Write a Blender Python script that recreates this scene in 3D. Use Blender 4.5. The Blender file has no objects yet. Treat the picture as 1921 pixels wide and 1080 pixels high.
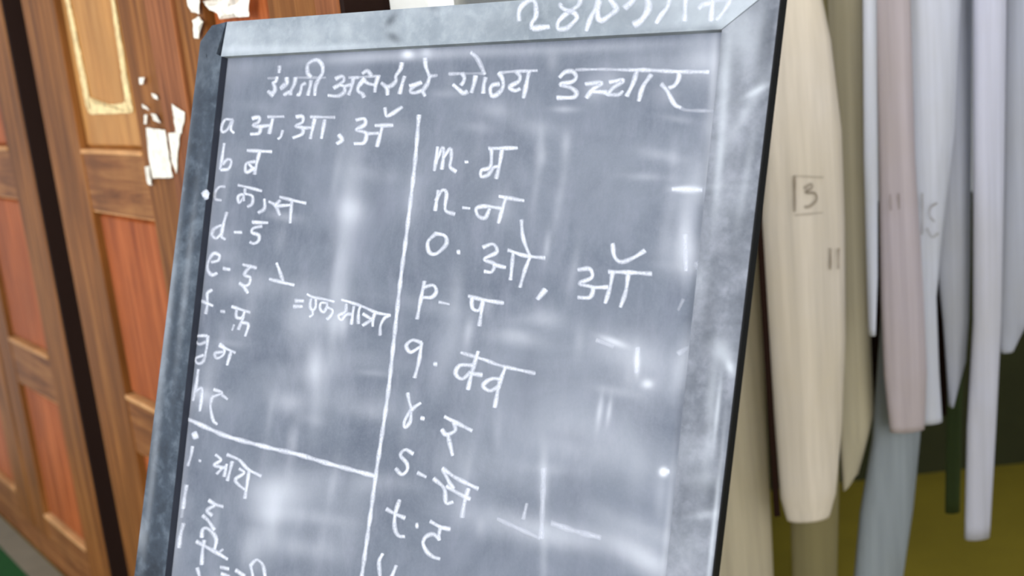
import bpy, bmesh, math, random
import numpy as np
from mathutils import Vector, Matrix
random.seed(7)
sc = bpy.context.scene
C = sc.collection

# ------------------------------------------------------------------ camera
F = 2194.0
DOWN = Vector((1090.0, 10160.0, 2194.0)).normalized()     # world down seen in camera axes (x right, y down, z ahead)
fw = Vector((0, 0, 1)); fy = (fw - DOWN * fw.dot(DOWN)).normalized()   # world +Y
ex = (-DOWN).cross(fy) * -1.0                                           # world +X in camera axes
if ex.x < 0: ex = -ex
CAM = Vector((0, 0, 1.6))
def cam2w(v):                                                          # camera axes -> world
    return Vector((v.dot(ex), v.dot(fy), v.dot(-DOWN)))
XR, YD, ZF = cam2w(Vector((1,0,0))), cam2w(Vector((0,1,0))), cam2w(Vector((0,0,1)))
cd = bpy.data.cameras.new('camera'); co = bpy.data.objects.new('camera', cd); C.objects.link(co)
co.matrix_world = Matrix(((XR.x, -YD.x, -ZF.x, CAM.x), (XR.y, -YD.y, -ZF.y, CAM.y), (XR.z, -YD.z, -ZF.z, CAM.z), (0,0,0,1)))
cd.sensor_width = 36; cd.lens = F / 1921 * 36; cd.clip_start = 0.02
cd.dof.use_dof = True; cd.dof.focus_distance = 1.5; cd.dof.aperture_fstop = 3.4
sc.camera = co

# ------------------------------------------------------------------ light
w = bpy.data.worlds.new('daylight'); sc.world = w; w.use_nodes = True
w.node_tree.nodes['Background'].inputs[0].default_value = (0.80, 0.88, 1.0, 1)
w.node_tree.nodes['Background'].inputs[1].default_value = 1.15
def area(name, loc, target, size, power, col):
    l = bpy.data.lights.new(name, 'AREA'); l.shape = 'RECTANGLE'; l.size, l.size_y = size; l.energy = power; l.color = col
    o = bpy.data.objects.new(name, l); C.objects.link(o); o.location = loc
    o.rotation_euler = (Vector(target) - Vector(loc)).to_track_quat('-Z', 'Y').to_euler(); return o
area('window_light', (-2.2, -0.9, 2.35), (-0.6, 2.5, 1.1), (1.6, 1.3), 70, (0.98, 0.98, 1.0))
area('fill_light', (0.9, -1.6, 1.9), (1.1, 2.6, 1.0), (1.4, 1.8), 58, (1.0, 0.97, 0.93))  # added fill to brighten the charts, no doorway stands there
sc.view_settings.view_transform = 'Standard'; sc.view_settings.look = 'None'
sc.view_settings.gamma = 1; sc.view_settings.use_curve_mapping = False
sc.view_settings.exposure = 0.32

# ------------------------------------------------------------------ helpers
def ray(px, py):
    return cam2w(Vector(((px - 960.5) / F, (py - 540.0) / F, 1.0)))
def hit(px, py, P0, N):
    d = ray(px, py); t = (P0 - CAM).dot(N) / d.dot(N); return CAM + d * t
def s2l(c): return tuple(((v/255)/12.92 if v/255 <= .04045 else ((v/255+.055)/1.055)**2.4) for v in c) + (1,)

class MB:
    def __init__(s): s.bm = bmesh.new()
    def poly(s, pts): return s.bm.faces.new([s.bm.verts.new(p) for p in pts])
    def prism(s, pts, off, taper=None):
        """front polygon pts pushed along off"""
        a = [s.bm.verts.new(p) for p in pts]; b = [s.bm.verts.new(p + off) for p in pts]
        n = len(a); s.bm.faces.new(a); s.bm.faces.new(b[::-1])
        for i in range(n):
            j = (i+1) % n; s.bm.faces.new([a[j], a[i], b[i], b[j]])
    def box(s, o, ax, ay, az):
        p = [o, o+ax, o+ax+ay, o+ay]; s.prism(p, az)
    def tube(s, pts, rad, n=10, cap=True):
        rings = []
        for i, p in enumerate(pts):
            a = pts[max(0, i-1)]; b = pts[min(len(pts)-1, i+1)]; t = (b-a).normalized()
            u = t.orthogonal().normalized(); v = t.cross(u)
            r = rad[i] if isinstance(rad, (list, tuple)) else rad
            rings.append([s.bm.verts.new(p + u*r*math.cos(2*math.pi*k/n) + v*r*math.sin(2*math.pi*k/n)) for k in range(n)])
        for i in range(len(rings)-1):
            for k in range(n):
                s.bm.faces.new([rings[i][k], rings[i][(k+1)%n], rings[i+1][(k+1)%n], rings[i+1][k]])
        if cap: s.bm.faces.new(rings[0][::-1]); s.bm.faces.new(rings[-1])
    def build(s, name, m, parent=None, bevel=0, smooth=False):
        bmesh.ops.recalc_face_normals(s.bm, faces=s.bm.faces[:])
        me = bpy.data.meshes.new(name); s.bm.to_mesh(me); s.bm.free()
        me.materials.append(m); o = bpy.data.objects.new(name, me); C.objects.link(o)
        if parent: attach(o, parent)
        if smooth:
            for p in me.polygons: p.use_smooth = True
        if bevel:
            b = o.modifiers.new('bevel', 'BEVEL'); b.width = bevel; b.segments = 2; b.limit_method = 'ANGLE'
        return o
def world_of(o):
    m = Matrix.Translation(o.location)
    return m if o.parent is None else world_of(o.parent) @ o.matrix_parent_inverse @ m
def attach(o, parent):
    o.parent = parent; o.matrix_parent_inverse = world_of(parent).inverted()
def empty(name, loc):
    o = bpy.data.objects.new(name, None); C.objects.link(o); o.location = loc; o.empty_display_size = .1; return o
def tag(o, label=None, cat=None, group=None, kind=None):
    for k, v in (('label', label), ('category', cat), ('group', group), ('kind', kind)):
        if v: o[k] = v
    return o

# ------------------------------------------------------------------ materials
def mat(name, base, rough=.6, spec=.4):
    m = bpy.data.materials.new(name); m.use_nodes = True; nt = m.node_tree; b = nt.nodes['Principled BSDF']
    b.inputs['Base Color'].default_value = base; b.inputs['Roughness'].default_value = rough
    b.inputs['Specular IOR Level'].default_value = spec
    return m, nt, b
def coords(nt, scale, rot=(0,0,0), kind='Object'):
    tc = nt.nodes.new('ShaderNodeTexCoord'); mp = nt.nodes.new('ShaderNodeMapping')
    mp.inputs['Scale'].default_value = scale; mp.inputs['Rotation'].default_value = rot
    nt.links.new(tc.outputs[kind], mp.inputs['Vector']); return mp.outputs['Vector']
def noise(nt, vec, scale, detail=4, rough=.6, dist=0):
    n = nt.nodes.new('ShaderNodeTexNoise'); n.inputs['Scale'].default_value = scale; n.inputs['Detail'].default_value = detail
    n.inputs['Roughness'].default_value = rough; n.inputs['Distortion'].default_value = dist
    nt.links.new(vec, n.inputs['Vector']); return n.outputs['Fac']
def ramp(nt, fac, stops):
    r = nt.nodes.new('ShaderNodeValToRGB'); e = r.color_ramp.elements
    while len(e) < len(stops): e.new(.5)
    for el, (p, c) in zip(e, stops): el.position = p; el.color = c
    nt.links.new(fac, r.inputs['Fac']); return r.outputs['Color']
def mix(nt, fac, a, b, mode='MIX'):
    n = nt.nodes.new('ShaderNodeMix'); n.data_type = 'RGBA'; n.blend_type = mode
    for i, v in ((0, fac), (6, a), (7, b)):
        if hasattr(v, 'links'): nt.links.new(v, n.inputs[i])
        else: n.inputs[i].default_value = v
    return n.outputs[2]
def bump(nt, b, h, strength=.2, dist=.002):
    n = nt.nodes.new('ShaderNodeBump'); n.inputs['Strength'].default_value = strength; n.inputs['Distance'].default_value = dist
    nt.links.new(h, n.inputs['Height']); nt.links.new(n.outputs[0], b.inputs['Normal'])

def wood(name, dark, mid, light, rough=.62, vertical=True):
    m, nt, b = mat(name, s2l(mid), rough, .12)
    sca = (34, 34, 1.6) if vertical else (2.2, 2.2, 38)
    v = coords(nt, sca); f = noise(nt, v, 1.0, 6, .62, .8)
    g = noise(nt, coords(nt, (3, 3, 1.3)), 2.2, 4)
    c = ramp(nt, f, [(.28, s2l(dark)), (.5, s2l(mid)), (.74, s2l(light))])
    c2 = mix(nt, ramp(nt, g, [(.38, (0,0,0,1)), (.68, (.55,.55,.55,1))]), c, s2l([x*.72 for x in mid]))
    nt.links.new(c2, b.inputs['Base Color']); bump(nt, b, f, .25, .0015)
    return m
M = {}
M['stile'] = wood('old brown wood', (73,39,14), (132,81,36), (169,113,59))
M['rail'] = wood('old brown wood across', (84,47,21), (136,85,45), (173,120,69), vertical=False)
M['panel'] = wood('reddish panel wood', (111,49,17), (168,88,42), (203,116,65))
M['plank'] = wood('red brown plank wood', (82,42,20), (136,82,48), (168,106,66))
M['mould'] = wood('pale highlight edge', (162,108,63), (207,151,97), (238,186,130), vertical=False)  # pale tone paints the highlight along the ledges
M['gold'] = wood('golden panel wood', (158,101,43), (188,131,66), (206,151,85), rough=.5)
M['dark'] = mat('near black wood with shade', s2l((30,13,6)), .75, .15)[0]
M['groove'] = mat('groove shade', s2l((30,14,8)), .8, .1)[0]  # near black stands for shade in door grooves and chart gaps

def paper(name, col, var=.9, streak=True):
    m, nt, b = mat(name, s2l(col), .82, .2)
    f = noise(nt, coords(nt, (40, 40, .9)), 1.0, 4)
    g = noise(nt, coords(nt, (3, 3, 2)), 1.5, 3)
    c = ramp(nt, f, [(.3, s2l([x*var for x in col])), (.7, s2l([min(255, x*1.05) for x in col]))])
    c = mix(nt, ramp(nt, g, [(.4, (0,0,0,1)), (.7, (.45,.45,.45,1))]), c, s2l([x*k for x, k in zip(col, (.95,.93,.86))]))
    nt.links.new(c, b.inputs['Base Color']); bump(nt, b, f, .3, .002)
    return m
def torn(name, col):
    m, nt, b = mat(name, s2l(col), .85, .2)
    g = noise(nt, coords(nt, (1,1,1)), 60, 4)
    nt.links.new(ramp(nt, g, [(.35, s2l([x*.86 for x in col])), (.6, s2l(col))]), b.inputs['Base Color']); return m
M['torn'] = torn('torn white paper', (255,250,238))
M['cream'] = torn('cream strip', (250,224,168))

def plaster(name, col, scale=6):
    m, nt, b = mat(name, s2l(col), .85, .2)
    g = noise(nt, coords(nt, (1,1,1)), scale, 6)
    nt.links.new(ramp(nt, g, [(.3, s2l([x*.9 for x in col])), (.65, s2l(col))]), b.inputs['Base Color']); bump(nt, b, g, .2, .004)
    return m
M['white'] = plaster('white plaster', (250,252,252))
M['grey'] = plaster('pale grey plaster', (186,190,196))
M['dado'] = plaster('shade dark olive dado', (52,54,30))  # olive paint, darkened for the shade behind the charts
M['floor'] = plaster('olive yellow floor', (150,134,44), 3)
M['step'] = plaster('grey brown stone step', (128,118,100))
M['green'] = plaster('dark green mat', (20,74,26), 30)

def frame_mat(name, lo, mid, hi, seed):
    m, nt, b = mat(name, s2l(mid), .62, .16)
    v = coords(nt, (1,1,1)); n1 = noise(nt, v, 9+seed, 6, .7); n2 = noise(nt, v, 48, 4, .6, .2)
    c = ramp(nt, n1, [(.3, s2l(lo)), (.5, s2l(mid)), (.72, s2l(hi))])
    c = mix(nt, ramp(nt, n2, [(.5, (0,0,0,1)), (.85, (.55,.55,.55,1))]), c, s2l([min(255, x*1.12) for x in hi]))
    at = nt.nodes.new('ShaderNodeAttribute'); at.attribute_name = 'dust'
    c = mix(nt, at.outputs['Fac'], c, s2l((196,203,214)))
    at2 = nt.nodes.new('ShaderNodeAttribute'); at2.attribute_name = 'wear'
    c = mix(nt, at2.outputs['Fac'], c, s2l((58,63,72)))
    nt.links.new(c, b.inputs['Base Color']); bump(nt, b, n2, .2, .001); return m
M['frame_top'] = frame_mat('chalk dusted lit blue grey paint', (110,119,130), (130,139,149), (152,160,168), 0)  # frame tones differ by chalk dust and partly by painted-in light
M['frame_left'] = frame_mat('slate paint with shade', (40,46,55), (58,67,79), (93,103,115), 3)
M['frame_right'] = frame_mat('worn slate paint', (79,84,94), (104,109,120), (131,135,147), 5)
M['inner'] = mat('shaded slate edge', s2l((44,48,60)), .6, .3)[0]  # shade of the inner edge put into its colour
M['black'] = mat('shade black edge', s2l((8,9,12)), .6, .15)[0]  # side face turned from the light, its shade coloured in

# slate surface with dust read from a vertex attribute
m, nt, b = mat('dusty slate', s2l((98,102,117)), .85, .08)
v = coords(nt, (1,1,1)); n1 = noise(nt, v, 7, 6, .65, .6); n2 = noise(nt, coords(nt, (26,26,3)), 1.4, 5, .7); n3 = noise(nt, v, 260, 3, .8)
c = ramp(nt, n1, [(.3, s2l((86,93,107))), (.52, s2l((101,108,121))), (.75, s2l((114,120,134)))])
c = mix(nt, ramp(nt, n2, [(.48, (0,0,0,1)), (.78, (.5,.5,.5,1))]), c, s2l((125,129,144)))
c = mix(nt, ramp(nt, n3, [(.45, (0,0,0,1)), (.7, (.22,.22,.22,1))]), c, s2l((121,126,140)))
at = nt.nodes.new('ShaderNodeAttribute'); at.attribute_name = 'dust'
c = mix(nt, at.outputs['Fac'], c, s2l((222,226,238)))
at2 = nt.nodes.new('ShaderNodeAttribute'); at2.attribute_name = 'wear'
c = mix(nt, at2.outputs['Fac'], c, s2l((74,79,94)))
nt.links.new(c, b.inputs['Base Color']); M['slate'] = m

def chalk_mat():
    m, nt, b = mat('white chalk', s2l((214,219,234)), .95, .1)
    at = nt.nodes.new('ShaderNodeAttribute'); at.attribute_name = 'chalk'
    n = noise(nt, coords(nt, (1,1,1)), 330, 3, .8)
    # opacity = attribute * grain
    r = ramp(nt, n, [(.3, (.6,.6,.6,1)), (.58, (1,1,1,1))])
    mu = nt.nodes.new('ShaderNodeMath'); mu.operation = 'MULTIPLY'
    nt.links.new(at.outputs['Fac'], mu.inputs[0]); nt.links.new(r, mu.inputs[1])
    nt.links.new(mu.outputs[0], b.inputs['Alpha']); return m
M['chalk'] = chalk_mat()
m, nt, b = mat('pencil', s2l((104,88,72)), .7, .2)
at = nt.nodes.new('ShaderNodeAttribute'); at.attribute_name = 'chalk'; nt.links.new(at.outputs['Fac'], b.inputs['Alpha']); M['pencil'] = m

# ------------------------------------------------------------------ room shell
# cupboard front plane: vertical, horizontals run to this image point
CD = ray(-757, 250); CD.z = 0; CD.normalize()                # along the front, away from the camera (to the left)
CU = -CD                                                     # u grows to the right (nearer)
d0 = ray(0, 972); CP = CAM + d0 * (-CAM.z / d0.z)            # where its foot meets the floor
CN = Vector((CD.y, -CD.x, 0))
if CN.dot(CAM - CP) < 0: CN = -CN                            # faces the camera
def cup(px, py):
    p = hit(px, py, CP, CN); return (p - CP).dot(CU), p.z
def cpt(u, z, n=0.0): return CP + CU*u + Vector((0,0,z)) + CN*n
CDEP = .085
def struct(name, mb, m, **k): return tag(mb.build(name, m, **k), kind='structure')
fl = MB(); fl.box(Vector((-4,-3,-.1)), Vector((6.2,0,0)), Vector((0,7.6,0)), Vector((0,0,.1))); struct('floor', fl, M['floor'])
fl = MB(); fl.box(Vector((-4,-3,2.9)), Vector((6.2,0,0)), Vector((0,7.6,0)), Vector((0,0,.1))); struct('ceiling', fl, M['white'])
u_end = cup(640, 10)[0]
u_wall = u_end
wl = MB(); wl.prism([cpt(-1.6, 0, -CDEP), cpt(u_wall, 0, -CDEP), cpt(u_wall, 2.9, -CDEP), cpt(-1.6, 2.9, -CDEP)], -CN*.12)
struct('wall_left', wl, M['white'])
WY = 3.75
corner = cpt(u_wall, 0, -CDEP - .12) - Vector((.05,0,0))
wb = MB(); wb.box(Vector((corner.x - .05, WY, .95)), Vector((2.05 - corner.x, 0, 0)), Vector((0,0,1.95)), Vector((0,.12,0))); wbo = struct('wall_back', wb, M['grey'])
wb = MB(); wb.box(Vector((corner.x - .05, WY - .012, 0)), Vector((2.05 - corner.x, 0, 0)), Vector((0,0,.95)), Vector((0,.132,0))); dd = wb.build('dado', M['dado'], wbo)
wi = MB(); wi.box(Vector((corner.x - .05, corner.y - .03, 0)), Vector((.1,0,0)), Vector((0, WY - corner.y + .02, 0)), Vector((0,0,2.9))); struct('wall_inner', wi, M['white'])
wr = MB(); wr.box(Vector((2.0,-3,0)), Vector((.12,0,0)), Vector((0,7.6,0)), Vector((0,0,2.9))); struct('wall_right', wr, M['grey'])

gm = MB(); a = ray(45, 1080); a = CAM + a*(-CAM.z/a.z)
def flo(px, py):
    d = ray(px, py); return CAM + d*(-CAM.z/d.z)
g0, g1 = flo(-40, 985), flo(62, 1092); e1 = (g1-g0).normalized(); e2 = Vector((e1.y, -e1.x, 0))
if e2.dot(CAM-g0) < 0: e2 = -e2
gm.prism([g0, g0+e1*.9, g0+e1*.9+e2*.8, g0+e2*.8], Vector((0,0,.008)))
tag(gm.build('floor_mat', M['green'], bevel=.003), 'dark green floor mat lying in front of the brown cupboard, bottom left corner', 'mat')

m1 = MB(); m1.prism([cpt(-1.3,0,.0), cpt(2.6,0,.0), g1+e1*.9, g1, g0, g0-e1*.2], Vector((0,0,.012)))
struct('trim_1', m1, M['step'])
# ------------------------------------------------------------------ cupboards
def pu(px, py): return cup(px, py)[0]
def pz(px, py): return cup(px, py)[1]
Z_top = 2.12
z_r1 = (pz(155, 392), pz(150, 285))      # rail between upper and middle panel (bottom, top)
z_r2 = (pz(237, 835), pz(237, 745))      # rail between middle and bottom panel
z_r3 = (pz(90, 1010), pz(90, 972))
def board(u0, u1, z0, z1, n1, n0=None):
    mb = MB(); n0 = -CDEP if n0 is None else n0
    mb.prism([cpt(u0,z0,n1), cpt(u1,z0,n1), cpt(u1,z1,n1), cpt(u0,z1,n1)], -CN*(n1-n0)); return mb
def door(parent, u0, u1, s0, s1, gold=False, wide=None):
    """a leaf with two stiles, four rails and three recessed panels"""
    zb, zt = z_r3[0], Z_top - .06
    d = board(u0, u1, zb, zt, -.030, -.042).build('door', M['groove'], parent)
    board(u0, s0, zb, zt, 0, -.030).build('stile', M['stile'], d, bevel=.003)
    board(s1, u1, zb, zt, 0, -.030).build('stile', M['stile'], d, bevel=.003)
    for (a, b_) in (z_r3, z_r2, z_r1, (zt-.09, zt)):
        board(s0, s1, a, b_, -.002, -.030).build('rail', M['rail'], d, bevel=.002)
    e = .016
    for i, (a, b_) in enumerate(((z_r3[1], z_r2[0]), (z_r2[1], z_r1[0]), (z_r1[1], zt-.09))):
        mm = M['gold'] if (gold and i == 2) else M['panel']
        # raised field with sloping margins
        mb = MB(); g = .006; h = .017
        o_ = [cpt(s0+g,a+g,-.026), cpt(s1-g,a+g,-.026), cpt(s1-g,b_-g,-.026), cpt(s0+g,b_-g,-.026)]
        i_ = [cpt(s0+h,a+h,-.013), cpt(s1-h,a+h,-.013), cpt(s1-h,b_-h,-.013), cpt(s0+h,b_-h,-.013)]
        va = [mb.bm.verts.new(p) for p in o_]; vb = [mb.bm.verts.new(p) for p in i_]
        mb.bm.faces.new(vb)
        for k in range(4): mb.bm.faces.new([va[k], va[(k+1)%4], vb[(k+1)%4], vb[k]])
        vc = [mb.bm.verts.new(p - CN*.004) for p in o_]
        for k in range(4): mb.bm.faces.new([vc[k], vc[(k+1)%4], va[(k+1)%4], va[k]])
        mb.bm.faces.new(vc[::-1])
        mb.build('panel', mm, d)
        # bead under and above each panel, paled to paint its highlight
        board(s0+.004, s1-.004, a-.004, a+.007, .003, -.028).build('moulding', M['mould'], d, bevel=.002)
        board(s0+.004, s1-.004, b_-.004, b_+.010, -.004, -.028).build('moulding', M['mould'] if i < 2 else M['rail'], d, bevel=.002)
    return d
# right-hand cupboard
R = empty('wooden_cupboard', cpt(pu(200,0), 0, -.04))
tag(R, 'brown panelled wooden cupboard right behind the chalkboard, pasted with torn white paper', 'cupboard')
uR0 = pu(140, 540)
board(uR0, u_end, z_r3[0]-.0, Z_top, -.045).build('carcass', M['dark'], R)
board(uR0, u_end, 0, z_r3[0]-.004, -.01).build('plinth', M['rail'], R, bevel=.003)
board(uR0, u_end, Z_top-.055, Z_top, .004).build('cornice', M['rail'], R, bevel=.004)
board(u_end, u_end+.012, 0, Z_top, .002, -CDEP+.02).build('side_panel', M['dark'], R)
V1, V2, V3, V4 = pu(100,0), pu(218,0), pu(274,0), pu(326,0)
d1 = door(R, uR0+.002, V3-.006, V1, V2, gold=True)
board(V3+.002, V4-.004, z_r3[0], Z_top-.06, .006, -.045).build('post', M['plank'], R, bevel=.003)
V5, V6, V7 = pu(378,0), pu(500,0), pu(592,0)
d2 = door(R, V4+.003, V7-.004, V5, V6)
board(V7+.002, u_end-.001, z_r3[0], Z_top-.06, .005, -.045).build('post', M['plank'], R, bevel=.003)
# left-hand cupboard
L = empty('wooden_cupboard', cpt(pu(20,540), 0, -.04))
tag(L, 'brown panelled wooden cupboard at the left edge, beyond the dark gap, green mat in front', 'cupboard')
uL1 = pu(105, 540); uS = pu(28, 800)
board(-1.4, uL1-.012, z_r3[0], Z_top, -.045).build('carcass', M['dark'], L)
board(-1.4, uL1, 0, z_r3[0]-.004, -.01).build('plinth', M['rail'], L, bevel=.003)
board(-1.4, uL1, Z_top-.055, Z_top, .004).build('cornice', M['rail'], L, bevel=.004)
board(uL1-.012, uL1, z_r3[0], Z_top-.056, -.002).build('side_panel', M['dark'], L)  # coloured near black for the shade in the gap between cupboards
wst = pu(157,800)-pu(122,800)
door(L, uS+.008, uL1-.013, uS+.008+wst*.8, uL1-.013-wst*1.05)
wd = (uL1-.013) - (uS+.008)
door(L, uS-.012-wd, uS-.012, uS-.012-wd+wst*.8, uS-.012-wst*.9)
# torn paper on the right-hand cupboard
def torn_patch(poly, m, parent, name, n=.009, jit=1.2, up=0):
    pts = []
    for i in range(len(poly)):
        a, b_ = Vector(poly[i]), Vector(poly[(i+1) % len(poly)]); k = max(1, int((b_-a).length/5))
        for j in range(k):
            q_ = a.lerp(b_, j/k); pts.append((q_.x + random.uniform(-jit, jit), q_.y + random.uniform(-jit, jit)))
    mb = MB(); P0 = CP + CN*n
    mb.prism([hit(x, y, P0, CN) for x, y in pts], -CN*.0012); bmesh.ops.triangulate(mb.bm, faces=mb.bm.faces[:])
    return mb.build(name, m, parent)
patches = [[(274,240),(309,244),(323,333),(286,334),(280,300)], [(316,250),(337,248),(333,290),(331,326),(322,302)],
 [(322,195),(347,212),(340,250),(330,250)], [(261,145),(270,145),(268,159),(261,158)], [(284,174),(294,180),(296,187),(288,184)],
 [(266,195),(275,200),(279,207),(268,203)], [(283,212),(291,214),(300,230),(288,226)], [(270,215),(275,215),(274,233),(270,231)],
 [(271,312),(279,312),(281,325),(284,348),(277,345)],
 [(350,-8),(374,-8),(373,26),(360,22),(353,12)], [(361,38),(372,31),(381,42),(373,49),(372,73),(364,72)],
 [(380,2),(392,12),(411,9),(415,-8),(428,-8),(427,13),(436,9),(449,6),(450,-8),(469,-8),(465,11),(466,31),(444,32),(438,24),(426,28),(419,22),(412,36),(406,22),(392,19)]]
for i, pl in enumerate(patches):
    o = torn_patch(pl, M['torn'], R, 'pale_patch', jit=.9)
    if i in (0, 11): o['label'] = 'torn white pasted paper'
# cream strips along the edges of the golden upper panel
for pl in ([(122,-6),(128,-6),(172,205),(166,212),(160,195)], [(207,-6),(213,-6),(249,210),(241,212),(236,196)],
           [(160,186),(168,182),(176,196),(226,196),(240,186),(247,212),(170,214)]):
    torn_patch(pl, M['cream'], R, 'pale_patch', n=-.0105, jit=.8)

# ------------------------------------------------------------------ chalkboard
BV = cam2w(Vector((.118, -.993, 0))).normalized()            # up along the board
BH = cam2w(Vector((-3460, -266, 2194))).normalized()         # towards its far left end
BH = (BH - BV*BH.dot(BV)).normalized()
BN = BH.cross(BV)
BP = CAM + ray(900, 540) * 1.45
if BN.dot(CAM - BP) < 0: BN = -BN
REC = .0125
SP = BP - BN*REC                                             # writing surface
def bpt(x, y, n=0.0): return hit(x, y, BP + BN*n, BN)
def spt(x, y, n=0.0): return hit(x, y, SP + BN*n, BN)
CB = empty('chalkboard', Vector((bpt(800,700).x, bpt(800,700).y, 0)))
tag(CB, 'large grey chalkboard with worn painted frame, covered in white handwritten letters and Marathi words', 'chalkboard')
YB = 1340
def xi(y): return 414 - .109*(y-108)            # inner left
def xo(y): return 378 - .1235*(y-60)            # outer left
def xri(y): return 1352 - .1015*(y-60)          # inner right
def xro(y): return 1464 - .119*y                # outer right
def dust_attr(o, spots, wears, area_pts):
    me = o.data; n = len(me.vertices); dst = np.zeros(n, np.float32); wr_ = np.zeros(n, np.float32)
    X, Y = area_pts
    for arr, sp in ((dst, spots), (wr_, wears)):
        for (x, y, rx, ry, ang, s) in sp:
            s *= .62 if rx*ry > 400 and s < 1 else .9
            ca, sa = math.cos(math.radians(ang)), math.sin(math.radians(ang))
            dx, dy = X-x, Y-y; a_ = (dx*ca + dy*sa)/rx; b_ = (-dx*sa + dy*ca)/ry
            arr += s*np.exp(-(a_*a_ + b_*b_))
    for nm, arr in (('dust', dst), ('wear', wr_)):
        at = me.attributes.new(nm, 'FLOAT', 'POINT'); at.data.foreach_set('value', np.clip(arr, 0, .92))
def grid_part(name, m, quad, nu, nv, spots, wears, n=0.0, P=bpt, thick=.0, lim=None):
    """a face laid over four corner pixels (tl, tr, br, bl) on the board plane, closed behind"""
    tl, tr, br, bl = [np.array(q_, float) for q_ in quad]
    us, vs = np.meshgrid(np.linspace(0,1,nu+1), np.linspace(0,1,nv+1))
    us, vs = us.ravel()[:,None], vs.ravel()[:,None]
    px = (tl*(1-us)+tr*us)*(1-vs) + (bl*(1-us)+br*us)*vs
    if lim:                                  # curved left and right limits
        X0, X1 = np.array([lim[0](y) for x, y in px]), np.array([lim[1](y) for x, y in px])
        px[:,0] = X0 + (X1-X0)*us[:,0]
    vts = [P(x, y, n) for x, y in px]
    N0 = len(vts); faces = []
    for j in range(nv):
        for i in range(nu):
            a_ = j*(nu+1)+i; faces.append((a_, a_+nu+1, a_+nu+2, a_+1))
    if thick:
        rim = [i for i in range(nu)] + [nu + j*(nu+1) for j in range(nv)] + [nv*(nu+1)+i for i in range(nu, 0, -1)] + [j*(nu+1) for j in range(nv, 0, -1)]
        back = [vts[i] - BN*thick for i in rim]; b0 = len(vts); vts += back; L_ = len(rim)
        for k in range(L_):
            faces.append((rim[k], rim[(k+1)%L_], b0+(k+1)%L_, b0+k))
        faces.append(tuple(b0+k for k in range(L_)))
        px = np.vstack([px, px[rim]])
    me = bpy.data.meshes.new(name); me.from_pydata([tuple(v_) for v_ in vts], [], faces); me.update()
    me.materials.append(m); o = bpy.data.objects.new(name, me); C.objects.link(o); attach(o, CB)
    dust_attr(o, spots, wears, (px[:,0], px[:,1]))
    for p in me.polygons: p.use_smooth = False
    return o
# chalk smears (px x, y, rx, ry, angle, strength)
S = [(655,370,26,150,5,.22),(660,395,26,26,0,.38),(640,520,16,150,5,.2),(860,330,160,90,0,.05),(1150,330,160,90,0,.08),
     (1300,360,30,90,6,.25),(1300,480,50,45,0,.45),(1285,440,14,60,0,.3),(1330,600,20,150,8,.22),(1240,700,90,60,10,.22),
     (1150,650,60,30,15,.22),(1190,690,40,90,0,.16),(1290,670,20,60,15,.45),(1090,800,120,60,10,.2),(1130,850,180,50,12,.18),
     (1020,900,9,60,0,.35),(930,880,120,40,20,.14),(990,990,120,30,12,.22),(1060,1000,160,26,12,.25),(1210,1050,80,26,35,.5),
     (1225,1000,130,20,22,.25),(570,700,90,26,-10,.16),(545,755,28,22,0,.34),(640,750,80,30,0,.15),(520,925,60,38,0,.5),
     (500,980,26,60,10,.25),(470,1030,20,40,0,.3),(560,1000,60,60,0,.12),(620,900,90,40,10,.15),(650,1000,40,70,20,.16),
     (370,400,16,260,6.5,.3),(345,700,14,260,6.5,.34),(322,980,20,160,6.5,.4),(440,620,40,40,0,.12),(440,130,50,22,0,.16),
     (390,330,16,120,6,.3),(570,600,20,60,10,.25),(590,690,16,40,0,.3),(1245,885,7,7,0,1.1),(1060,700,120,60,0,.1),
     (900,700,60,90,0,.08),(1010,590,30,20,0,.12),(1320,110,40,60,0,.25),(1250,120,100,26,-3,.16),(800,100,160,12,-3,.3),
     (1100,90,200,10,-3,.22),(660,110,120,10,-3,.2),(840,175,30,8,0,.1),(1060,205,24,6,0,.2),(1340,150,9,90,3,.5),(1332,300,8,120,4,.35),
     (1276,900,9,120,5,.3),(1253,990,7,120,5,.45),(985,600,60,12,0,.1),(1150,640,26,6,20,.35),(1195,680,5,22,0,.5),(1215,720,10,8,0,.45),
     (1125,770,5,30,8,.3),(1143,770,4,26,8,.3),(765,102,10,8,0,.6),(800,98,10,12,0,.25),(1020,1050,8,60,0,.2),(1370,690,10,20,0,.4),
     (930,200,60,20,0,.1),(420,480,30,16,0,.12),(410,440,40,16,0,.1),(1290,355,26,6,0,.5)]
Wr = [(1150,560,60,30,0,.18),(900,290,60,60,0,.12),(1080,380,80,80,0,.14),(500,320,90,60,0,.16),(480,700,60,80,0,.14),(400,900,60,30,20,.35),
      (560,860,120,26,15,.2),(560,1060,120,30,0,.25),(900,1050,140,40,0,.2),(1040,940,90,40,0,.2),(1000,740,80,60,0,.14),(830,480,60,40,0,.14),
      (780,640,40,80,0,.14),(720,640,30,40,0,.1),(1100,720,90,30,10,.14),(1120,1040,60,40,0,.25),(700,400,30,100,5,.14),(760,960,60,60,0,.14),
      (700,130,40,16,0,.25),(1030,130,60,12,0,.15),(620,860,60,16,15,.2),(860,760,50,20,0,.12),(820,150,60,20,0,.12)]
q = [(xi(108)-3, 106), (xri(56)+3, 54), (xri(YB), YB), (xi(YB)-3, YB)]
rs = random.Random(11)
for k in range(230):                         # many small half wiped smudges
    x, y = rs.uniform(300, 1350), rs.uniform(90, 1120); vert = rs.random() < .6
    a_, b_ = rs.uniform(6, 22), rs.uniform(18, 75)
    (S if rs.random() < .5 else Wr).append((x, y, a_ if vert else b_, b_ if vert else a_, rs.uniform(2, 12), rs.uniform(.07, .2)))
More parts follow.
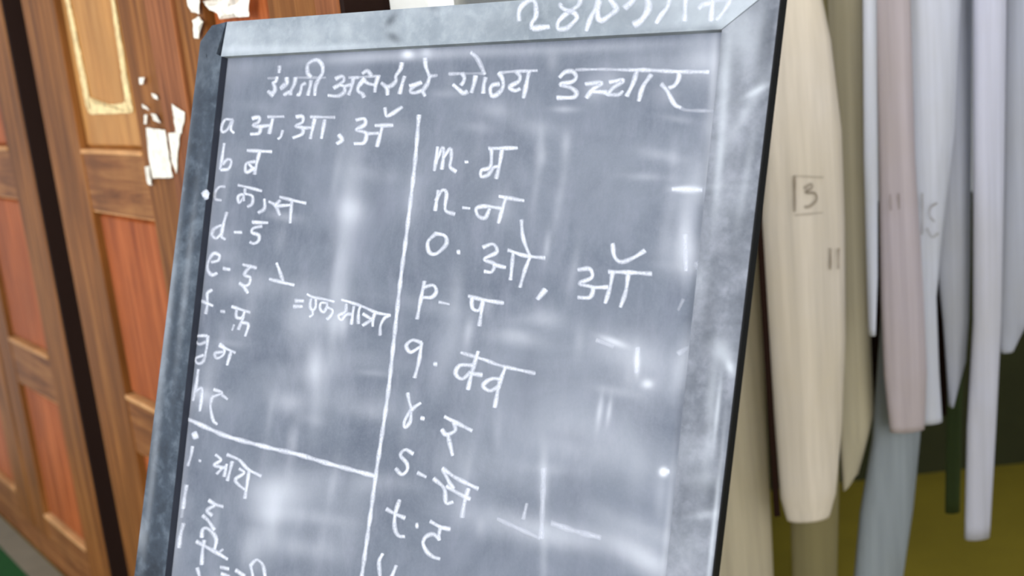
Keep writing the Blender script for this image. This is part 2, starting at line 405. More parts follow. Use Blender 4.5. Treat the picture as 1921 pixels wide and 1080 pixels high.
surf = grid_part('writing_surface', M['slate'], q, 330, 380, S, Wr, P=spt, thick=.006)
# frame: left stile, top rail, right stile, bottom rail
TH = .013
Sl = [(345,260,10,120,7,.25),(310,640,8,160,7,.18),(318,560,6,260,6.5,.3),(285,900,6,140,6.5,.3),(262,1000,10,30,0,.3),(350,520,6,160,6.5,.25)]
Wl = [(385,90,30,40,20,.75),(372,140,24,60,0,.5),(330,420,14,60,0,.3),(300,760,14,100,6,.35),(370,200,12,50,5,.35),(276,900,12,80,0,.3)]
lx = [(xo(60)+2, 62), (xi(104)-2, 104), (xi(YB), YB), (xo(YB), YB)]
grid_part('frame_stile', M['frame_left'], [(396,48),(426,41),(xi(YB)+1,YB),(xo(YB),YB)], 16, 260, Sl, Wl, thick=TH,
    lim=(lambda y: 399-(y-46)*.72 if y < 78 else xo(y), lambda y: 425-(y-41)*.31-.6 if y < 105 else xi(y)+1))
St = [(560,60,140,14,-3,.2),(470,92,90,9,-2,.55),(640,88,80,6,-3,.5),(440,70,30,30,0,.3),(900,40,60,26,0,.1),(1290,20,120,50,-3,.4),(1420,10,60,60,0,.5),(1200,-10,200,40,0,.15),(800,20,100,10,-3,.2)]
Wt = [(733,38,8,16,40,.7),(738,70,14,8,30,.7),(815,15,12,6,0,.4),(1010,20,60,30,0,.3),(1190,25,140,22,-3,.3),(930,50,60,20,0,.25),(1340,56,22,8,0,.5),(1250,58,70,6,-4,.4)]
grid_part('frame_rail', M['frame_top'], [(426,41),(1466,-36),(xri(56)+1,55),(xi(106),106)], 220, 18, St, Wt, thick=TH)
Sr = [(1395,60,30,70,-6,.6),(1360,140,12,90,4,.6),(1405,200,10,80,30,.35),(1350,300,8,100,5,.55),(1420,170,30,6,-28,.45),(1400,330,8,90,10,.3),
      (1375,390,40,40,0,.15),(1345,350,60,6,0,.1),(1310,520,20,40,0,.25),(1355,660,18,26,-30,.6),(1370,690,8,16,-20,.6),(1335,730,10,60,6,.35),(1330,830,10,90,6,.3),(1346,770,4,60,6,.5),
      (1320,900,30,16,0,.4),(1322,965,26,8,-10,.35),(1340,980,4,140,6,.75),(1290,1030,40,40,0,.18),(1300,850,30,30,0,.2),(1380,230,30,100,6,.14),(1425,60,10,60,5,.3)]
Wx = [(1435,70,16,40,0,.75),(1425,110,14,30,0,.5),(1370,480,26,24,0,.4),(1330,560,10,60,8,.45),(1330,620,14,60,8,.5),(1395,420,16,60,8,.3),(1385,300,30,40,0,.2),(1385,560,12,60,0,.25),
      (1315,905,24,26,0,.6),(1280,930,12,40,5,.4),(1335,930,10,30,0,.35),(1320,800,18,18,0,.4),(1345,720,20,26,0,.2),(1300,960,40,16,0,.3),(1350,860,6,60,0,.4),(1450,40,6,90,6,.5),(1380,180,16,60,0,.25)]
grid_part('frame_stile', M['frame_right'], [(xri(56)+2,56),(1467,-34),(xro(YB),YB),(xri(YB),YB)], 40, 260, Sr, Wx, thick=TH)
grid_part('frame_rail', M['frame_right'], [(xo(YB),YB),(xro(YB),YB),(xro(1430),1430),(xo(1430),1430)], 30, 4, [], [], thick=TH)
# side edge and inner stile edge, their shade put into the colour
def edge_strip(name, p_from, p_to, d0, d1, out, m):
    mb = MB(); A, B_ = bpt(*p_from), bpt(*p_to)
    n = (-BH)
    mb.prism([A - BN*d0, B_ - BN*d0, B_ - BN*d1, A - BN*d1], n*out); return mb.build(name, m, CB)
edge_strip('side_edge', (1467,-34), (xro(1430),1430), .0005, TH+.004, .002, M['black'])['label'] = 'side edge coloured black for its shade'
edge_strip('inner_edge', (xi(104)+.5,104), (xi(YB)+.5,YB), .0005, REC+.0005, .0012, M['inner'])['label'] = 'inner edge of the frame, coloured dark for its shade'
# backing planks and legs
mb = MB(); mb.prism([bpt(xo(60)+20,80) - BN*TH, bpt(1425,0) - BN*TH, bpt(xro(YB)-40,YB) - BN*TH, bpt(xo(YB)+20,YB) - BN*TH], -BN*.008)
mb.build('back_panel', M['stile'], CB)
def leg(p, lean=None):
    t = Vector((-BV.x, -BV.y, -BV.z)) if lean is None else lean
    t = t.normalized(); k = (p.z)/(-t.z); e_ = p + t*k
    mb = MB(); a_ = BH*.02; b_ = -BN*.022
    mb.prism([p - a_, p + a_, p + a_ + b_, p - a_ + b_], e_ - p); 
    return mb.build('leg', M['frame_left'], CB)
pl_ = bpt(xo(1420)+25,1425) - BN*.001; pr_ = bpt(xro(1420)-30,1425) - BN*.001
leg(pl_); leg(pr_)
pm = bpt(860,400) - BN*(TH+.012); leg(pm, Vector((-BN.x*.45, -BN.y*.45, -1)))

# ------------------------------------------------------------------ chalk writing
def smooth(pts, step=2.2):
    P = [Vector(p) for p in pts]
    if len(P) == 2: 
        n = max(2, int((P[1]-P[0]).length/step)); return [P[0].lerp(P[1], i/n) for i in range(n+1)]
    out = []; Q = [P[0]*2-P[1]] + P + [P[-1]*2-P[-2]]
    for i in range(1, len(Q)-2):
        a_, b_, c_, d_ = Q[i-1], Q[i], Q[i+1], Q[i+2]; n = max(2, int((c_-b_).length/step))
        for k in range(n):
            t = k/n; out.append(.5*((2*b_) + (c_-a_)*t + (2*a_-5*b_+4*c_-d_)*t*t + (3*b_-a_-3*c_+d_)*t*t*t))
    out.append(P[-1]); return out
LV = [0]
def ribbon(strokes, name, m, parent, proj, rng=random.Random(3)):
    """strokes: (points in photo px, half width px, opacity)"""
    vs, fs, al = [], [], []
    for pts, hw, op in strokes:
        LV[0] = (LV[0] + 1) % 9; lift = .0004 + LV[0]*.00004
        P = smooth(pts); n = len(P)
        ext = hw*.8
        if (P[-1]-P[0]).length < .5 and n < 6: P = [P[0], P[0]+Vector((1.5,0))]; n = 2
        d0_ = (P[0]-P[1]).normalized()*ext; d1_ = (P[-1]-P[-2]).normalized()*ext
        P = [P[0]+d0_] + P + [P[-1]+d1_]; n += 2
        cols = (-1.95, -.9, 0, .9, 1.95); ca = (0, .74, 1, .74, 0); b0 = len(vs)
        ph = rng.uniform(0, 9)
        for i, p in enumerate(P):
            t = (P[min(n-1,i+1)] - P[max(0,i-1)]); t = t.normalized() if t.length > 1e-6 else Vector((1,0)); nn = Vector((-t.y, t.x))
            e_ = 0 if i in (0, n-1) else 1; wv = hw*(.88 + .13*math.sin(i*.35+ph)) * (.75 if i in (0, n-1) else 1)
            ov = op*(.86 + .12*math.sin(i*.22+ph*2))
            for cc, a_ in zip(cols, ca):
                q_ = p + nn*cc*wv; vs.append(tuple(proj(q_.x, q_.y, lift))); al.append(a_*e_*ov)
        for i in range(n-1):
            for k in range(4):
                a_ = b0+i*5+k; fs.append((a_, a_+5, a_+6, a_+1))
    me = bpy.data.meshes.new(name); me.from_pydata(vs, [], fs); me.update(); me.materials.append(m)
    at_ = me.attributes.new('chalk', 'FLOAT', 'POINT'); at_.data.foreach_set('value', np.clip(np.array(al, np.float32), 0, 1))
    o = bpy.data.objects.new(name, me); C.objects.link(o)
    if parent: attach(o, parent)
    return o
def Z(ox, oy, s, L_):                       # zoomed reading -> photo pixels
    return [(ox + x/s, oy + y/s) for x, y in L_]
def write(name, ox, oy, s, strokes, hw=2.9, op=.95, label=None):
    out = []
    for st in strokes:
        h, o_ = hw, op
        if isinstance(st, dict): h, o_, st = st.get('w', hw), st.get('o', op), st['p']
        if len(st) == 1: st = [st[0], (st[0][0]+s*1.2, st[0][1]+s*.4)]
        out.append((Z(ox, oy, s, st), h, o_))
    o = ribbon(out, name, M['chalk'], CB, spt)
    if label: o['label'] = label
    return o
D = lambda p, w=2.9, o=.95: dict(p=p, w=w, o=o)
# title
write('chalk_word', 490, 80, 9, [D([(308,395),(310,450),(300,505)],2.6), D([(110,600),(270,600)],2,.45), [(268,580),(250,650),(195,685)], [(200,680),(228,740),(228,810),(195,850)],
  [(115,820),(150,850),(200,895)], [(430,590),(432,680),(380,745),(335,780),(345,740),(400,700)], D([(385,885),(430,855),(480,830)],2.4,.8), [(580,590),(560,700),(505,810),(495,880)],
  D([(750,685),(690,715),(670,800),(640,880),(610,870)],2.6,.85), [(840,640),(825,740),(790,885)], D([(600,590),(1090,590)],2,.4),
  [(905,890),(918,740),(970,620),(1035,510),(1030,380),(955,295),(860,310),(785,380),(790,520),(840,575)]], 2.8, .9, 'first chalk word of the heading')
write('chalk_word', 490, 80, 9, [[(1255,610),(1370,565),(1400,630),(1330,705),(1225,765)], [(1330,710),(1400,745),(1405,830),(1300,900),(1130,890)], D([(1400,735),(1520,710)],2.4,.8),
  [(1560,590),(1530,740),(1475,880)], D([(1480,590),(1640,590)],2.2,.6)] , 2.7, .86)
write('chalk_word', 660, 80, 9, [D([(20,590),(480,560)],2,.55), [(180,520),(265,475),(330,560)], [(215,600),(115,735),(110,820),(180,865),(205,920)], D([(130,725),(200,650),(280,690),(380,715)],2.6,.8),
  [(445,570),(405,700),(390,830)], [(845,340),(820,450),(745,560),(745,640),(690,710),(615,745)], [(500,680),(590,765),(603,880)], [(890,570),(850,700),(808,860)],
  [(1175,670),(1070,710),(975,725)], [(1070,715),(995,790),(1000,840),(1070,845),(1180,810)], [(1315,570),(1280,690),(1205,810),(1235,900)], [(1238,260),(1250,400),(1310,560)], D([(1310,570),(1440,550)],2.6,.7)], 2.9, .92)
write('chalk_word', 830, 90, 9, [D([(110,440),(330,430)],2.4,.55), [(330,430),(370,500),(350,580),(315,625)], [(180,620),(270,695),(350,760),(420,735)], [(560,470),(535,600),(490,750)],
  D([(480,75),(590,180),(690,390),(715,440)],3.2,.75), [(730,500),(700,620),(690,760)], D([(330,430),(720,430)],2,.35),
  [(955,420),(1015,530),(1020,660),(940,770),(840,810),(808,700),(850,625),(960,610)], D([(960,425),(1150,400),(1600,380)],2.4,.7),
  [(1250,400),(1310,480),(1285,565),(1180,625),(1140,670),(1220,720),(1310,690)], [(1460,400),(1420,600),(1370,840)]], 3.1)
write('chalk_word', 1030, 100, 6, [[(120,270),(180,212),(265,205),(305,265),(260,320),(130,352),(240,385),(308,440),(280,492),(180,500),(90,500)],
  D([(300,185),(600,180),(900,188)],2.2,.6), D([(900,188),(1100,188),(1400,205),(1800,210)],2.9,.85), [(410,345),(590,335),(500,400),(420,500)], [(500,430),(650,440)],
  [(680,325),(830,305),(720,390),(655,470)], D([(655,465),(780,465),(830,425)],2.6,.8), [(990,200),(945,340),(875,480)], [(1150,240),(1055,380),(1010,535)],
  [(1462,200),(1460,280),(1415,360),(1350,390)], [(1265,345),(1330,425),(1410,570),(1480,612)], D([(1480,612),(1560,640),(1850,650)],2.4,.4)], 3.2)
# date on the frame (lies on the frame's face)
def write_f(ox, oy, s, strokes, hw, label=None):
    out = [(Z(ox, oy, s, (st['p'] if isinstance(st, dict) else st)), (st['w'] if isinstance(st, dict) else hw), (st['o'] if isinstance(st, dict) else .97)) for st in strokes]
    o = ribbon(out, 'chalk_date', M['chalk'], CB, bpt)
    if label: o['label'] = label
write_f(950, 0, 8, [[(192,310),(188,180),(235,85),(330,15),(420,20),(445,130),(440,250),(380,350),(385,430)], D([(395,430),(640,400)],4,.97),
  [(1110,-10),(1090,70),(1010,135),(870,230),(780,330),(780,430),(900,425),(990,350),(1058,265),(1010,190),(880,145),(810,90),(825,60)],
  [(1380,-10),(1330,140),(1260,280),(1200,460)], D([(1400,20),(1370,170),(1385,285),(1450,300),(1560,225),(1650,140),(1610,60),(1550,-10)],3.8,.97),
  D([(1780,120),(1850,50),(1910,-10)],4.2,.97)], 3.3, 'chalk date written across the top rail')
write_f(1180, 0, 8, [D([(275,-20),(298,80),(270,180),(190,300),(130,345),(75,370)],4.6,.97), D([(0,80),(60,0)],3.5,.6), D([(610,-10),(575,110),(480,230),(410,350)],3.3,.97), D([(852,-20),(835,310)],3.4,.97),
  D([(1050,130),(1110,75),(1240,40)],3.6,.95), D([(1262,-20),(1245,150),(1230,310)],3.6,.97), D([(1520,0),(1450,130),(1370,240),(1320,300)],3,.9), D([(1290,-10),(1500,-10)],4,.7)], 3.3)
# left column
A1 = (360, 180, 3.375)
write('chalk_letter', *A1, [[(258,152),(212,150),(186,198),(196,228),(228,208),(256,152),(246,208),(266,234)]], 2.3)
write('chalk_letter', *A1, [[(382,142),(425,135),(422,165),(388,185),(430,198),(425,235),(372,242)], [(428,195),(495,185)], [(512,145),(490,238)], D([(480,132),(582,130)],2.2,.8), D([(575,218),(562,258),(545,272)],2.3,.85)], 2.7)
write('chalk_letter', *A1, [[(660,132),(700,130),(700,165),(658,190),(700,203),(698,240),(640,265)], [(700,203),(770,200)], [(778,145),(750,270)], [(842,150),(820,268)], D([(750,132),(905,135)],2.2,.7), D([(930,245),(950,278),(918,302)],3,.95)], 2.6)
write('chalk_letter', *A1, [[(1040,152),(1092,145),(1095,182),(1042,215),(1102,235),(1090,295),(1028,302)], [(1098,240),(1180,235)], [(1208,185),(1172,320)], [(1160,187),(1272,185)], [(1222,75),(1232,125),(1268,112),(1330,70)]], 2.8)
write('chalk_letter', *A1, [[(205,300),(190,400),(178,465)], [(182,468),(232,460),(250,412),(225,402),(195,432)]], 2.3)
write('chalk_letter', *A1, [[(350,345),(505,352)], [(430,352),(412,420),(397,495)], [(400,415),(345,428),(345,482),(398,455)], [(362,430),(395,470)]], 2.5)
ribbon([(Z(*A1, [(70,625),(98,606)]),4,.97), (Z(*A1, [(84,604),(92,650)]),3.6,.97), (Z(*A1, [(74,622),(100,634)]),3.6,.97)], 'chalk_spot', M['chalk'], CB, bpt)['label'] = 'thick dab of chalk on the left frame'
ribbon([(Z(*A1, [(146,208),(151,204)]),3,.95)], 'chalk_dot', M['chalk'], CB, spt)
A2 = (360, 340, 4.5)
write('chalk_letter', *A2, [D([(280,45),(230,48),(195,100),(200,150),(248,160)],2.2,.75)], 2.2)
write('chalk_letter', *A2, [[(390,32),(480,52),(590,82)], [(450,62),(440,120),(400,180),(390,130),(430,112),(440,165)], [(450,105),(510,125),(508,190),(470,215)]], 2.2, .85)
write('chalk_mark', *A2, [[(612,150),(612,230),(560,265)]], 2.4, .9)
write('chalk_letter', *A2, [[(650,170),(705,205),(742,285)], [(700,210),(830,200)], [(845,155),(836,250),(830,350)], [(742,132),(860,162),(962,185)], [(745,160),(700,205)]], 2.4, .9)
write('chalk_letter', *A2, [[(295,262),(270,350),(250,460),(282,490)], [(250,370),(190,400),(170,450),(205,480),(252,440)], [(358,430),(420,430)]], 2.5, .9)
write('chalk_letter', *A2, [[(510,345),(640,350)], [(590,378),(520,395),(508,432),(565,455),(560,505),(520,525),(490,512)]], 2.5, .92)
write('chalk_letter', *A2, [[(165,682),(220,668),(232,625),(182,610),(138,680),(135,750),(170,790),(212,775)], D([(265,735),(320,745)],2.9)], 2.5, .9)
write('chalk_letter', *A2, [[(430,702),(545,730)], [(500,715),(450,768),(450,795),(492,812),(482,868),(440,882),(402,858)], [(435,880),(472,942)]], 2.4, .9)
write('chalk_mark', *A2, [[(715,690),(742,760),(768,840)], [(655,825),(760,852),(862,875)]], 2.5, .93)
A3 = (340, 440, 3.375)
write('chalk_letter', *A3, [[(195,350),(166,372),(166,440),(155,500)], [(105,410),(200,450)], D([(250,485),(275,487)],2.4,.8)], 2.3, .9)
write('chalk_letter', *A3, [[(320,455),(435,492)], [(350,478),(350,522),(385,525),(402,485)], [(395,520),(378,560),(362,600)], [(380,555),(425,570),(405,642)], D([(335,570),(322,605)],1.8,.6)], 2.3, .88)
write('chalk_letter', *A3, [[(165,640),(120,640),(80,650),(110,692),(155,680)], [(170,640),(160,720),(140,800),(105,815),(90,785),(140,762)]], 2.2, .85)
write('chalk_letter', *A3, [[(245,690),(272,720),(265,762),(225,782),(215,750),(262,742)], [(240,702),(342,747)], [(315,742),(290,825)]], 2.3, .88)
A4 = (540, 530, 8.732)
write('chalk_mark', *A4, [[(120,297),(255,300)], [(95,390),(235,390)]], 2.9, .95)
write('chalk_word', *A4, [[(315,188),(420,240),(600,272),(760,312)], [(380,262),(365,390),(405,450),(455,400),(460,275)], [(405,455),(405,525),(355,560)],
  [(620,330),(540,335),(530,430),(590,480),(640,390),(640,320)], [(640,400),(735,455),(700,550),(640,600)]], 2.2, .9)
write('chalk_word', *A4, [[(880,280),(1050,330),(1250,400),(1450,490),(1680,530)], [(960,350),(940,480),(830,540),(880,615),(960,520),(1060,520)], [(1080,390),(1062,520),(1040,680)],
  [(1190,385),(1160,480),(1155,670)], [(1230,510),(1310,560),(1380,600)], [(1430,490),(1395,600),(1390,715)], [(1390,600),(1225,700)], [(1670,530),(1585,580),(1520,700),(1510,860)]], 2.3, .92)
A5 = (340, 640, 3.6)
write('chalk_letter', *A5, [[(115,190),(102,290),(80,400)], [(100,335),(140,318),(136,400),(125,470)]], 2.4, .9)
write('chalk_letter', *A5, [[(220,325),(275,348),(210,375)], [(275,362),(312,390)], [(208,380),(198,440),(215,530),(242,560)]], 2.3, .88)
write('chalk_dot', *A5, [D([(88,620),(98,648)],5), D([(84,640),(104,632)],4.6)], 4, .97)
write('chalk_letter', *A5, [[(76,710),(66,770),(45,840)], D([(120,805),(132,807)],2.3,.85)], 2.3, .88)
write('chalk_word', *A5, [[(232,765),(268,800),(225,835),(272,855),(240,895)], [(262,855),(300,850)], [(308,830),(290,912)], [(345,812),(312,940)], [(310,765),(390,800),(450,862),(540,910)],
  [(392,860),(425,888),(368,930),(385,965),(428,1000)], [(458,875),(446,960),(430,1060)]], 2.5, .92)
A6 = (320, 900, 6)
write('chalk_mark', *A6, [D([(180,60),(160,180),(140,320)],2.8,.92), D([(140,320),(125,420)],2.2,.45), D([(145,490),(112,620),(92,760)],2.9,.92)], 2.6)
write('chalk_word', *A6, [[(430,230),(500,272),(590,300)], [(500,285),(415,340),(465,400)], [(362,400),(430,465),(492,560)], [(350,645),(362,560),(405,542),(470,590),(515,670),(495,780)],
  [(290,692),(400,752),(540,830),(640,890)], [(380,680),(362,780),(350,950)], D([(545,815),(590,780)],2.2,.8)], 2.8, .93)
write('chalk_mark', *A6, [[(300,990),(330,1100)]], 2.5, .88)
write('chalk_mark', *A6, [[(560,980),(655,1000)]], 2.5, .88)
write('chalk_mark', *A6, [[(570,1055),(665,1085)]], 2.5, .88)
write('chalk_letter', *A6, [D([(735,1015),(830,1080)],3.4,.9)], 2.5, .88)
write('chalk_letter', *A6, [[(900,960),(970,898),(1040,960),(1065,1100)], [(900,960),(915,1020),(930,1100)]], 2.5, .88)
# ruled lines
write('chalk_line', 0, 0, 1, [D([(786,216),(779,300),(770,380),(760,460),(752,520),(738,647),(727,745),(707,878),(693,980),(678,1085),(655,1240)],2.9,.95)], label='upright chalk line between the two columns')
write('chalk_line', 0, 0, 1, [D([(351,786),(362,790),(395,805),(432,820),(507,840),(559,852),(612,868),(660,881),(704,893)],3.2,.95)], label='slanting chalk line under the letter h')
# right column
B1 = (740, 220, 2.7)
write('chalk_letter', *B1, [[(218,150),(212,210),(202,270)], [(210,225),(245,155),(248,200),(240,262)], [(248,205),(282,160),(288,205),(282,250),(312,275)], D([(358,226),(372,226)],2.6)], 2.6)
write('chalk_letter', *B1, [[(478,158),(622,155)], [(492,160),(486,250),(442,268),(440,300),(475,290),(500,255),(530,248)], [(545,165),(530,250),(515,310)]], 2.8)
write('chalk_letter', *B1, [[(222,370),(206,472)], [(210,422),(242,370),(264,385),(258,468),(305,490)], D([(345,457),(382,461)],2.4,.85)], 2.6)
write('chalk_letter', *B1, [[(530,400),(655,422)], [(565,405),(545,470),(527,535)], [(545,462),(460,450),(415,462),(425,500),(460,508),(482,462)]], 2.8)
write('chalk_letter', *B1, [[(210,588),(170,630),(176,682),(212,690),(262,642),(255,600),(205,588)], D([(318,682),(330,682)],3)], 2.8)
write('chalk_word', *B1, [[(448,658),(500,642),(518,682),(455,718),(505,742),(492,782),(455,780)], [(500,745),(562,760)], [(602,682),(588,822)], [(575,672),(660,700),(762,712)], [(690,700),(662,770),(636,860)], [(643,520),(652,610),(686,705)]], 2.7, .93)
write('chalk_mark', *B1, [D([(765,872),(725,920)],3.6)])
write('chalk_word', *B1, [[(930,772),(988,768),(1000,810),(940,842),(1002,862),(990,910),(930,912)], [(1002,862),(1080,860)], [(1105,785),(1092,860),(1068,940)], [(1185,790),(1172,880),(1145,960)], [(1085,782),(1190,785),(1302,792)], [(1105,640),(1115,705),(1150,732),(1212,710),(1268,675)]], 3, .93)
write('chalk_letter', *B1, [[(152,830),(132,930),(115,1020)], [(145,862),(195,850),(212,880),(190,910),(142,912)], D([(225,935),(278,946)],2.2,.8)], 2.7)
write('chalk_letter', *B1, [[(375,905),(455,925),(552,940)], [(392,912),(395,965),(425,978),(445,945)], [(448,930),(430,1055)]], 2.8)
B2 = (700, 500, 2.7)
write('chalk_letter', *B2, [[(245,385),(200,372),(168,400),(190,432),(240,405)], [(246,385),(232,480),(210,562)], D([(308,492),(322,494)],3)], 2.7)
write('chalk_word', *B2, [D([(445,435),(560,470),(650,502),(820,540)],2.6,.8), [(532,430),(502,530),(480,622)], [(505,500),(440,500),(418,540),(450,568),(495,535)], [(500,542),(552,548)], [(670,508),(638,600),(616,712)], [(652,570),(600,568),(558,600),(590,628),(640,605)]], 3, .92)
write('chalk_letter', *B2, [[(175,640),(185,690),(198,728)], [(240,690),(195,725),(160,780),(162,812),(188,785),(192,735)], D([(242,766),(258,770)],2.7)], 2.6)
write('chalk_letter', *B2, [[(362,760),(500,830)], [(410,790),(415,830),(370,850),(348,825)], [(378,850),(402,955)]], 3)
B3 = (660, 740, 3.176)
write('chalk_letter', *B3, [[(365,352),(320,328),(290,360),(328,410),(328,452),(296,475),(262,440)], [(392,465),(442,490)]], 2.7)
write('chalk_word', *B3, [[(540,440),(630,500),(752,560)], [(545,450),(580,520),(605,560)], [(488,500),(550,558),(562,642),(602,640)], [(565,545),(640,590),(705,622)], [(695,560),(672,640),(657,730)]], 3, .9)
B4 = (690, 940, 7.714)
write('chalk_letter', *B4, [[(460,-20),(405,150),(385,300),(400,425),(450,500),(530,510)], [(270,112),(380,175),(535,240)]], 2.9)
write('chalk_letter', *B4, [D([(700,350),(722,352)],3.6), [(905,290),(1050,370),(1190,402)], [(1050,390),(1030,480),(1032,560)], [(1025,540),(950,478),(850,505),(800,600),(850,720),(940,800),(1040,832)]], 2.9)
write('chalk_letter', *B4, [[(215,760),(168,850),(165,950),(188,1120),(260,1180),(330,1120),(375,1020),(410,930)]], 2.8)
# stray, half rubbed marks
for k_, st_ in enumerate([D([(490,148),(560,148),(640,152)],3.4,.9), D([(555,380),(560,560)],3.2,.6), D([(612,520),(622,545)],4,.6), D([(670,220),(668,270)],3,.5), D([(545,705),(520,760)],2.4,.3),
        D([(105,912),(190,945)],2.8,.45), D([(315,950),(310,1075)],3,.6), D([(640,430),(665,500)],4.5,.45), D([(520,980),(572,950)],3.5,.45)]):
    write('chalk_mark', 1080, 300, 2.7, [st_], label='short stray chalk dash near the right frame' if k_ == 0 else None)
for st_ in [D([(1145,440),(1138,640),(1130,855)],3.6,.5), D([(870,740),(1000,800),(1120,855)],3,.45), D([(1190,765),(1330,812),(1480,850)],4,.5), D([(1042,650),(1022,740)],2.6,.5)]:
    write('chalk_mark', 660, 740, 3.176, [st_])
write('chalk_dot', 1080, 700, 2.84, [D([(480,522),(496,522)],4.2)], 4, .97)

# ------------------------------------------------------------------ hanging rolled charts
def chart(label, Y, prof, col, tail=None, flat=.55, seam=1, zbot=None, bottom_cut=0.0, bend=.0, part_mats=None):
    """prof: (y_px, left_px, right_px) from top down; a loosely rolled sheet in a frontal plane at depth Y"""
    P0 = Vector((0, Y, 0)); N = Vector((0, 1, 0))
    rows = []
    for (y, l, r) in prof:
        a_, b_ = hit(l, y, P0, N), hit(r, y, P0, N); rows.append(((a_.x+b_.x)/2, (a_.z+b_.z)/2, (b_.x-a_.x)/2))
    # carry on upwards to the pole
    (x0, z0, r0), (x1, z1, r1) = rows[0], rows[1]
    rows = [(x0 + (x0-x1)*.15, ZR, r0)] + rows
    # resample
    fine = []
    for i in range(len(rows)-1):
        k = 8 if i else 6
        for j in range(k):
            t = j/k; fine.append(tuple(rows[i][c_]*(1-t) + rows[i+1][c_]*t for c_ in range(3)))
    fine.append(rows[-1])
    n = 40; mb = MB(); rings = []
    rg = random.Random(int(Y*1000)+len(label)); p1, p2 = rg.uniform(0,6), rg.uniform(0,6)
    for i, (x, z, r) in enumerate(fine):
        ring = []
        for k in range(n+1):                       # spiral: one and a quarter turns, outer edge stands proud
            a_ = -math.pi*.5 + seam*(k/n)*2*math.pi*1.12 + .9*seam
            rr = 1 - .10*(1-k/n) + .02*math.sin(3*a_ + p1 + i*.03)
            X = x + r*rr*math.cos(a_); Yv = Y + max(r*flat, .012)*rr*math.sin(a_)
            zz = z
            if i == len(fine)-1: zz = z + bottom_cut*r*math.cos(a_)
            ring.append(mb.bm.verts.new((X, Yv, zz)))
        rings.append(ring)
    for i in range(len(rings)-1):
        for k in range(n):
            mb.bm.faces.new([rings[i][k], rings[i][k+1], rings[i+1][k+1], rings[i+1][k]])
    o = mb.build('rolled_chart', col, smooth=True)
    so = o.modifiers.new('thick', 'SOLIDIFY'); so.thickness = .0015; so.offset = -1
    tag(o, label, 'chart', 'rolled charts hanging from the pole')
    return o
ZR = 2.02
cA = paper('cream paper', (205,196,186)); cB = paper('buff paper', (184,174,152)); cC = paper('olive buff paper', (178,170,148))
cD = paper('mauve paper', (172,163,172)); cE = paper('pale blue grey paper', (186,190,206)); cF = paper('grey paper', (168,172,188))
cG = paper('white paper', (180,182,200)); cI = paper('blue grey paper', (134,142,150)); cJ = paper('dark green card', (62,76,44)); cK = paper('khaki paper', (124,116,84))
YC = 2.4
A = chart('widest cream rolled chart, boxed pencil sign on it, next to the chalkboard', YC, [(-40,1452,1535),(80,1446,1560),(250,1434,1580),(420,1424,1586),(640,1440,1587),(800,1452,1580),(930,1462,1568),(972,1474,1556)], cA, flat=.5)
chart('long buff rolled chart directly beside the chalkboard frame, left of the dark rod', YC+.17, [(300,1370,1420),(500,1355,1428),(800,1340,1440),(1150,1322,1455)], cB)  # the dark rod is a strip added for the gap shade
chart('khaki rolled chart whose lower end shows below the widest cream chart', YC+.12, [(200,1470,1560),(900,1478,1574),(1160,1486,1568)], cK)
chart('narrow olive buff rolled chart between the widest cream chart and the mauve one', YC+.15, [(-40,1536,1622),(300,1556,1622),(560,1566,1632),(640,1568,1634),(780,1570,1640),(905,1580,1606)], cC, bottom_cut=1.2)
chart('very thin pale grey rolled chart squeezed between the olive buff chart and the mauve chart', YC-.06, [(-40,1618,1644),(300,1620,1646),(520,1626,1646),(628,1630,1642)], cE)
chart('mauve grey rolled chart with two small pencil strokes', YC+.02, [(-40,1640,1706),(300,1646,1716),(560,1650,1732),(700,1656,1738),(806,1668,1734)], cD)
chart('pale blue grey rolled chart with a pencil letter C, right of the mauve chart', YC+.07, [(-40,1692,1806),(250,1694,1792),(430,1698,1770),(560,1700,1757),(700,1704,1762),(792,1716,1768)], cE)
chart('thin grey rolled chart with slanted lower end, right of the pale blue chart', YC+.12, [(-40,1770,1824),(300,1766,1822),(500,1757,1820),(600,1768,1818),(680,1774,1812),(762,1780,1788)], cF)
chart('long white rolled chart hanging lowest at the far right', YC+.05, [(-40,1824,1888),(300,1824,1884),(600,1824,1878),(800,1812,1868),(1008,1808,1856)], cG)
chart('grey rolled chart cut by the right edge of the view', YC+.14, [(-40,1884,1960),(300,1880,1950),(600,1874,1930),(660,1876,1900)], cF)
chart('blue grey rolled chart hanging slanted below the mauve chart', YC+.12, [(400,1664,1740),(820,1634,1726),(960,1610,1712),(1160,1592,1682)], cI)
chart('thin dark green rolled card between grey and white charts', YC+.22, [(300,1780,1806),(700,1776,1806),(960,1772,1800)], cJ)
# dark strips added for the shade in the gaps between charts
def shade_strip(label, Y, a_, b_, r):
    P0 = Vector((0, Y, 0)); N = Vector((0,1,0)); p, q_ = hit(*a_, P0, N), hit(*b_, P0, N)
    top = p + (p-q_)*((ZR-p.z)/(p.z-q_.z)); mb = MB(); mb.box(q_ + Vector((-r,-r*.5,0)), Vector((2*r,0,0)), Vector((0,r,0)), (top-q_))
    tag(mb.build('chart_gap_shade', M['groove'], bevel=.001), label, 'shade_strip', 'dark strips added for shade among the charts')
shade_strip('thin dark strip added for the gap shade left of the widest cream chart, square lower end', YC-.05, (1428,480), (1458,968), .0065)
shade_strip('short dark strip added for the gap shade between the olive buff chart and the mauve chart', YC+.30, (1642,560), (1652,812), .013)
shade_strip('thin dark strip added for the gap shade between the pale blue chart and the slanted grey chart', YC+.31, (1758,560), (1768,778), .012)
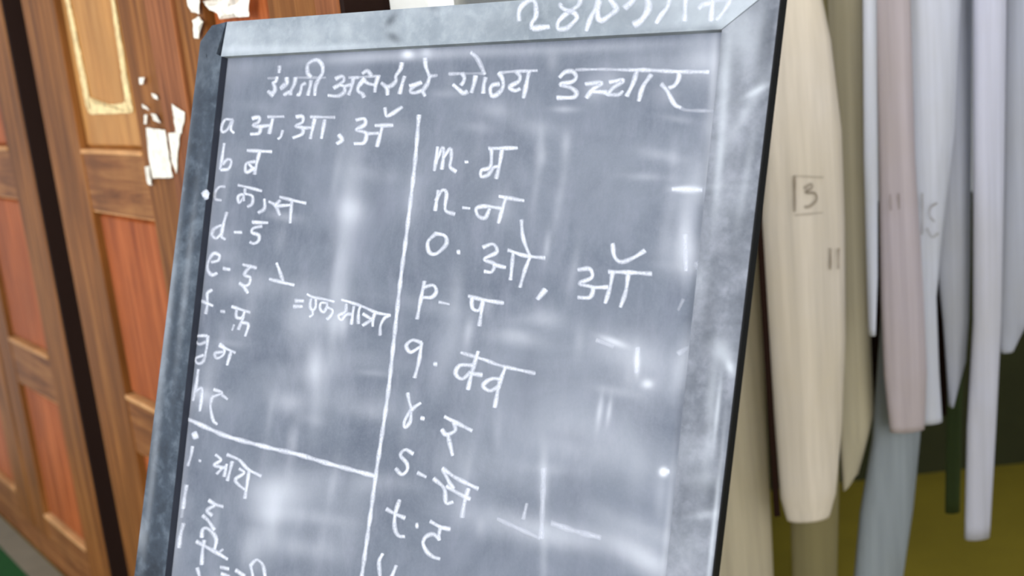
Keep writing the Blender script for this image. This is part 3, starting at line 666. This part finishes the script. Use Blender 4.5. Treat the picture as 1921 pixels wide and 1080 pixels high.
# pole carrying them
x0 = corner.x + .03
mb = MB(); mb.tube([Vector((x0, YC+.1, ZR+.012)), Vector((2.01, YC+.1, ZR+.012))], .02, 14)
tag(mb.build('hanging_pole', M['stile'], smooth=True), 'round wooden pole above the charts, carrying them', 'pole')
# pencil signs
def pencil(strokes, ox, oy, s, parent, Y, hw=1.3, op=.7, label=None):
    P0 = Vector((0, Y, 0)); N = Vector((0,1,0))
    o = ribbon([(Z(ox, oy, s, st), hw, op) for st in strokes], 'pencil_mark', M['pencil'], parent, lambda x, y, l: hit(x, y, Vector((0, Y-l, 0)), N))
    if label: o['label'] = label
rolls = {o['label'][:6]: o for o in C.objects if o.name.startswith('rolled_chart')}
def front_y(o):                                    # nearest surface of the roll
    return min(v.co.y for v in o.data.vertices if .9 < v.co.z < 1.6)
P5 = (1440, 300, 4.15)
pencil([[(210,125),(212,400)]], *P5, A, front_y(A)-.002, 1.9, .85)
pencil([[(215,125),(435,135)]], *P5, A, front_y(A)-.002, 1.5, .35)
pencil([[(215,430),(430,410)]], *P5, A, front_y(A)-.002, 1.5, .35)
pencil([[(285,220),(340,185),(345,215),(300,250),(370,260),(380,310),(330,360),(290,365)]], *P5, A, front_y(A)-.002, 2.2, .6, 'boxed pencil figure')
pencil([[(490,690),(490,850)], [(552,690),(550,845)]], *P5, A, front_y(A)-.002, 1.7, .8)
Dm = rolls['mauve ']; Em = rolls['pale b']
pencil([[(955,270),(960,390)], [(1020,260),(1025,380)]], *P5, Dm, front_y(Dm)-.002, 1.8, .4)
pencil([[(1203,260),(1205,400),(1200,580)]], *P5, Em, front_y(Em)-.002, 1.6, .55)
pencil([[(1320,335),(1270,370),(1262,430),(1300,480)], [(1240,530),(1280,600),(1330,570)]], *P5, Em, front_y(Em)-.002, 1.6, .55, 'pencil letter C')
print('board left', bpt(300,800), 'right', bpt(1400,500), 'cup at 400', cpt(*cup(400,400)), 'cup end', cpt(*cup(640,10)), 'wall end', cpt(u_wall,1.5), 'CP', CP)
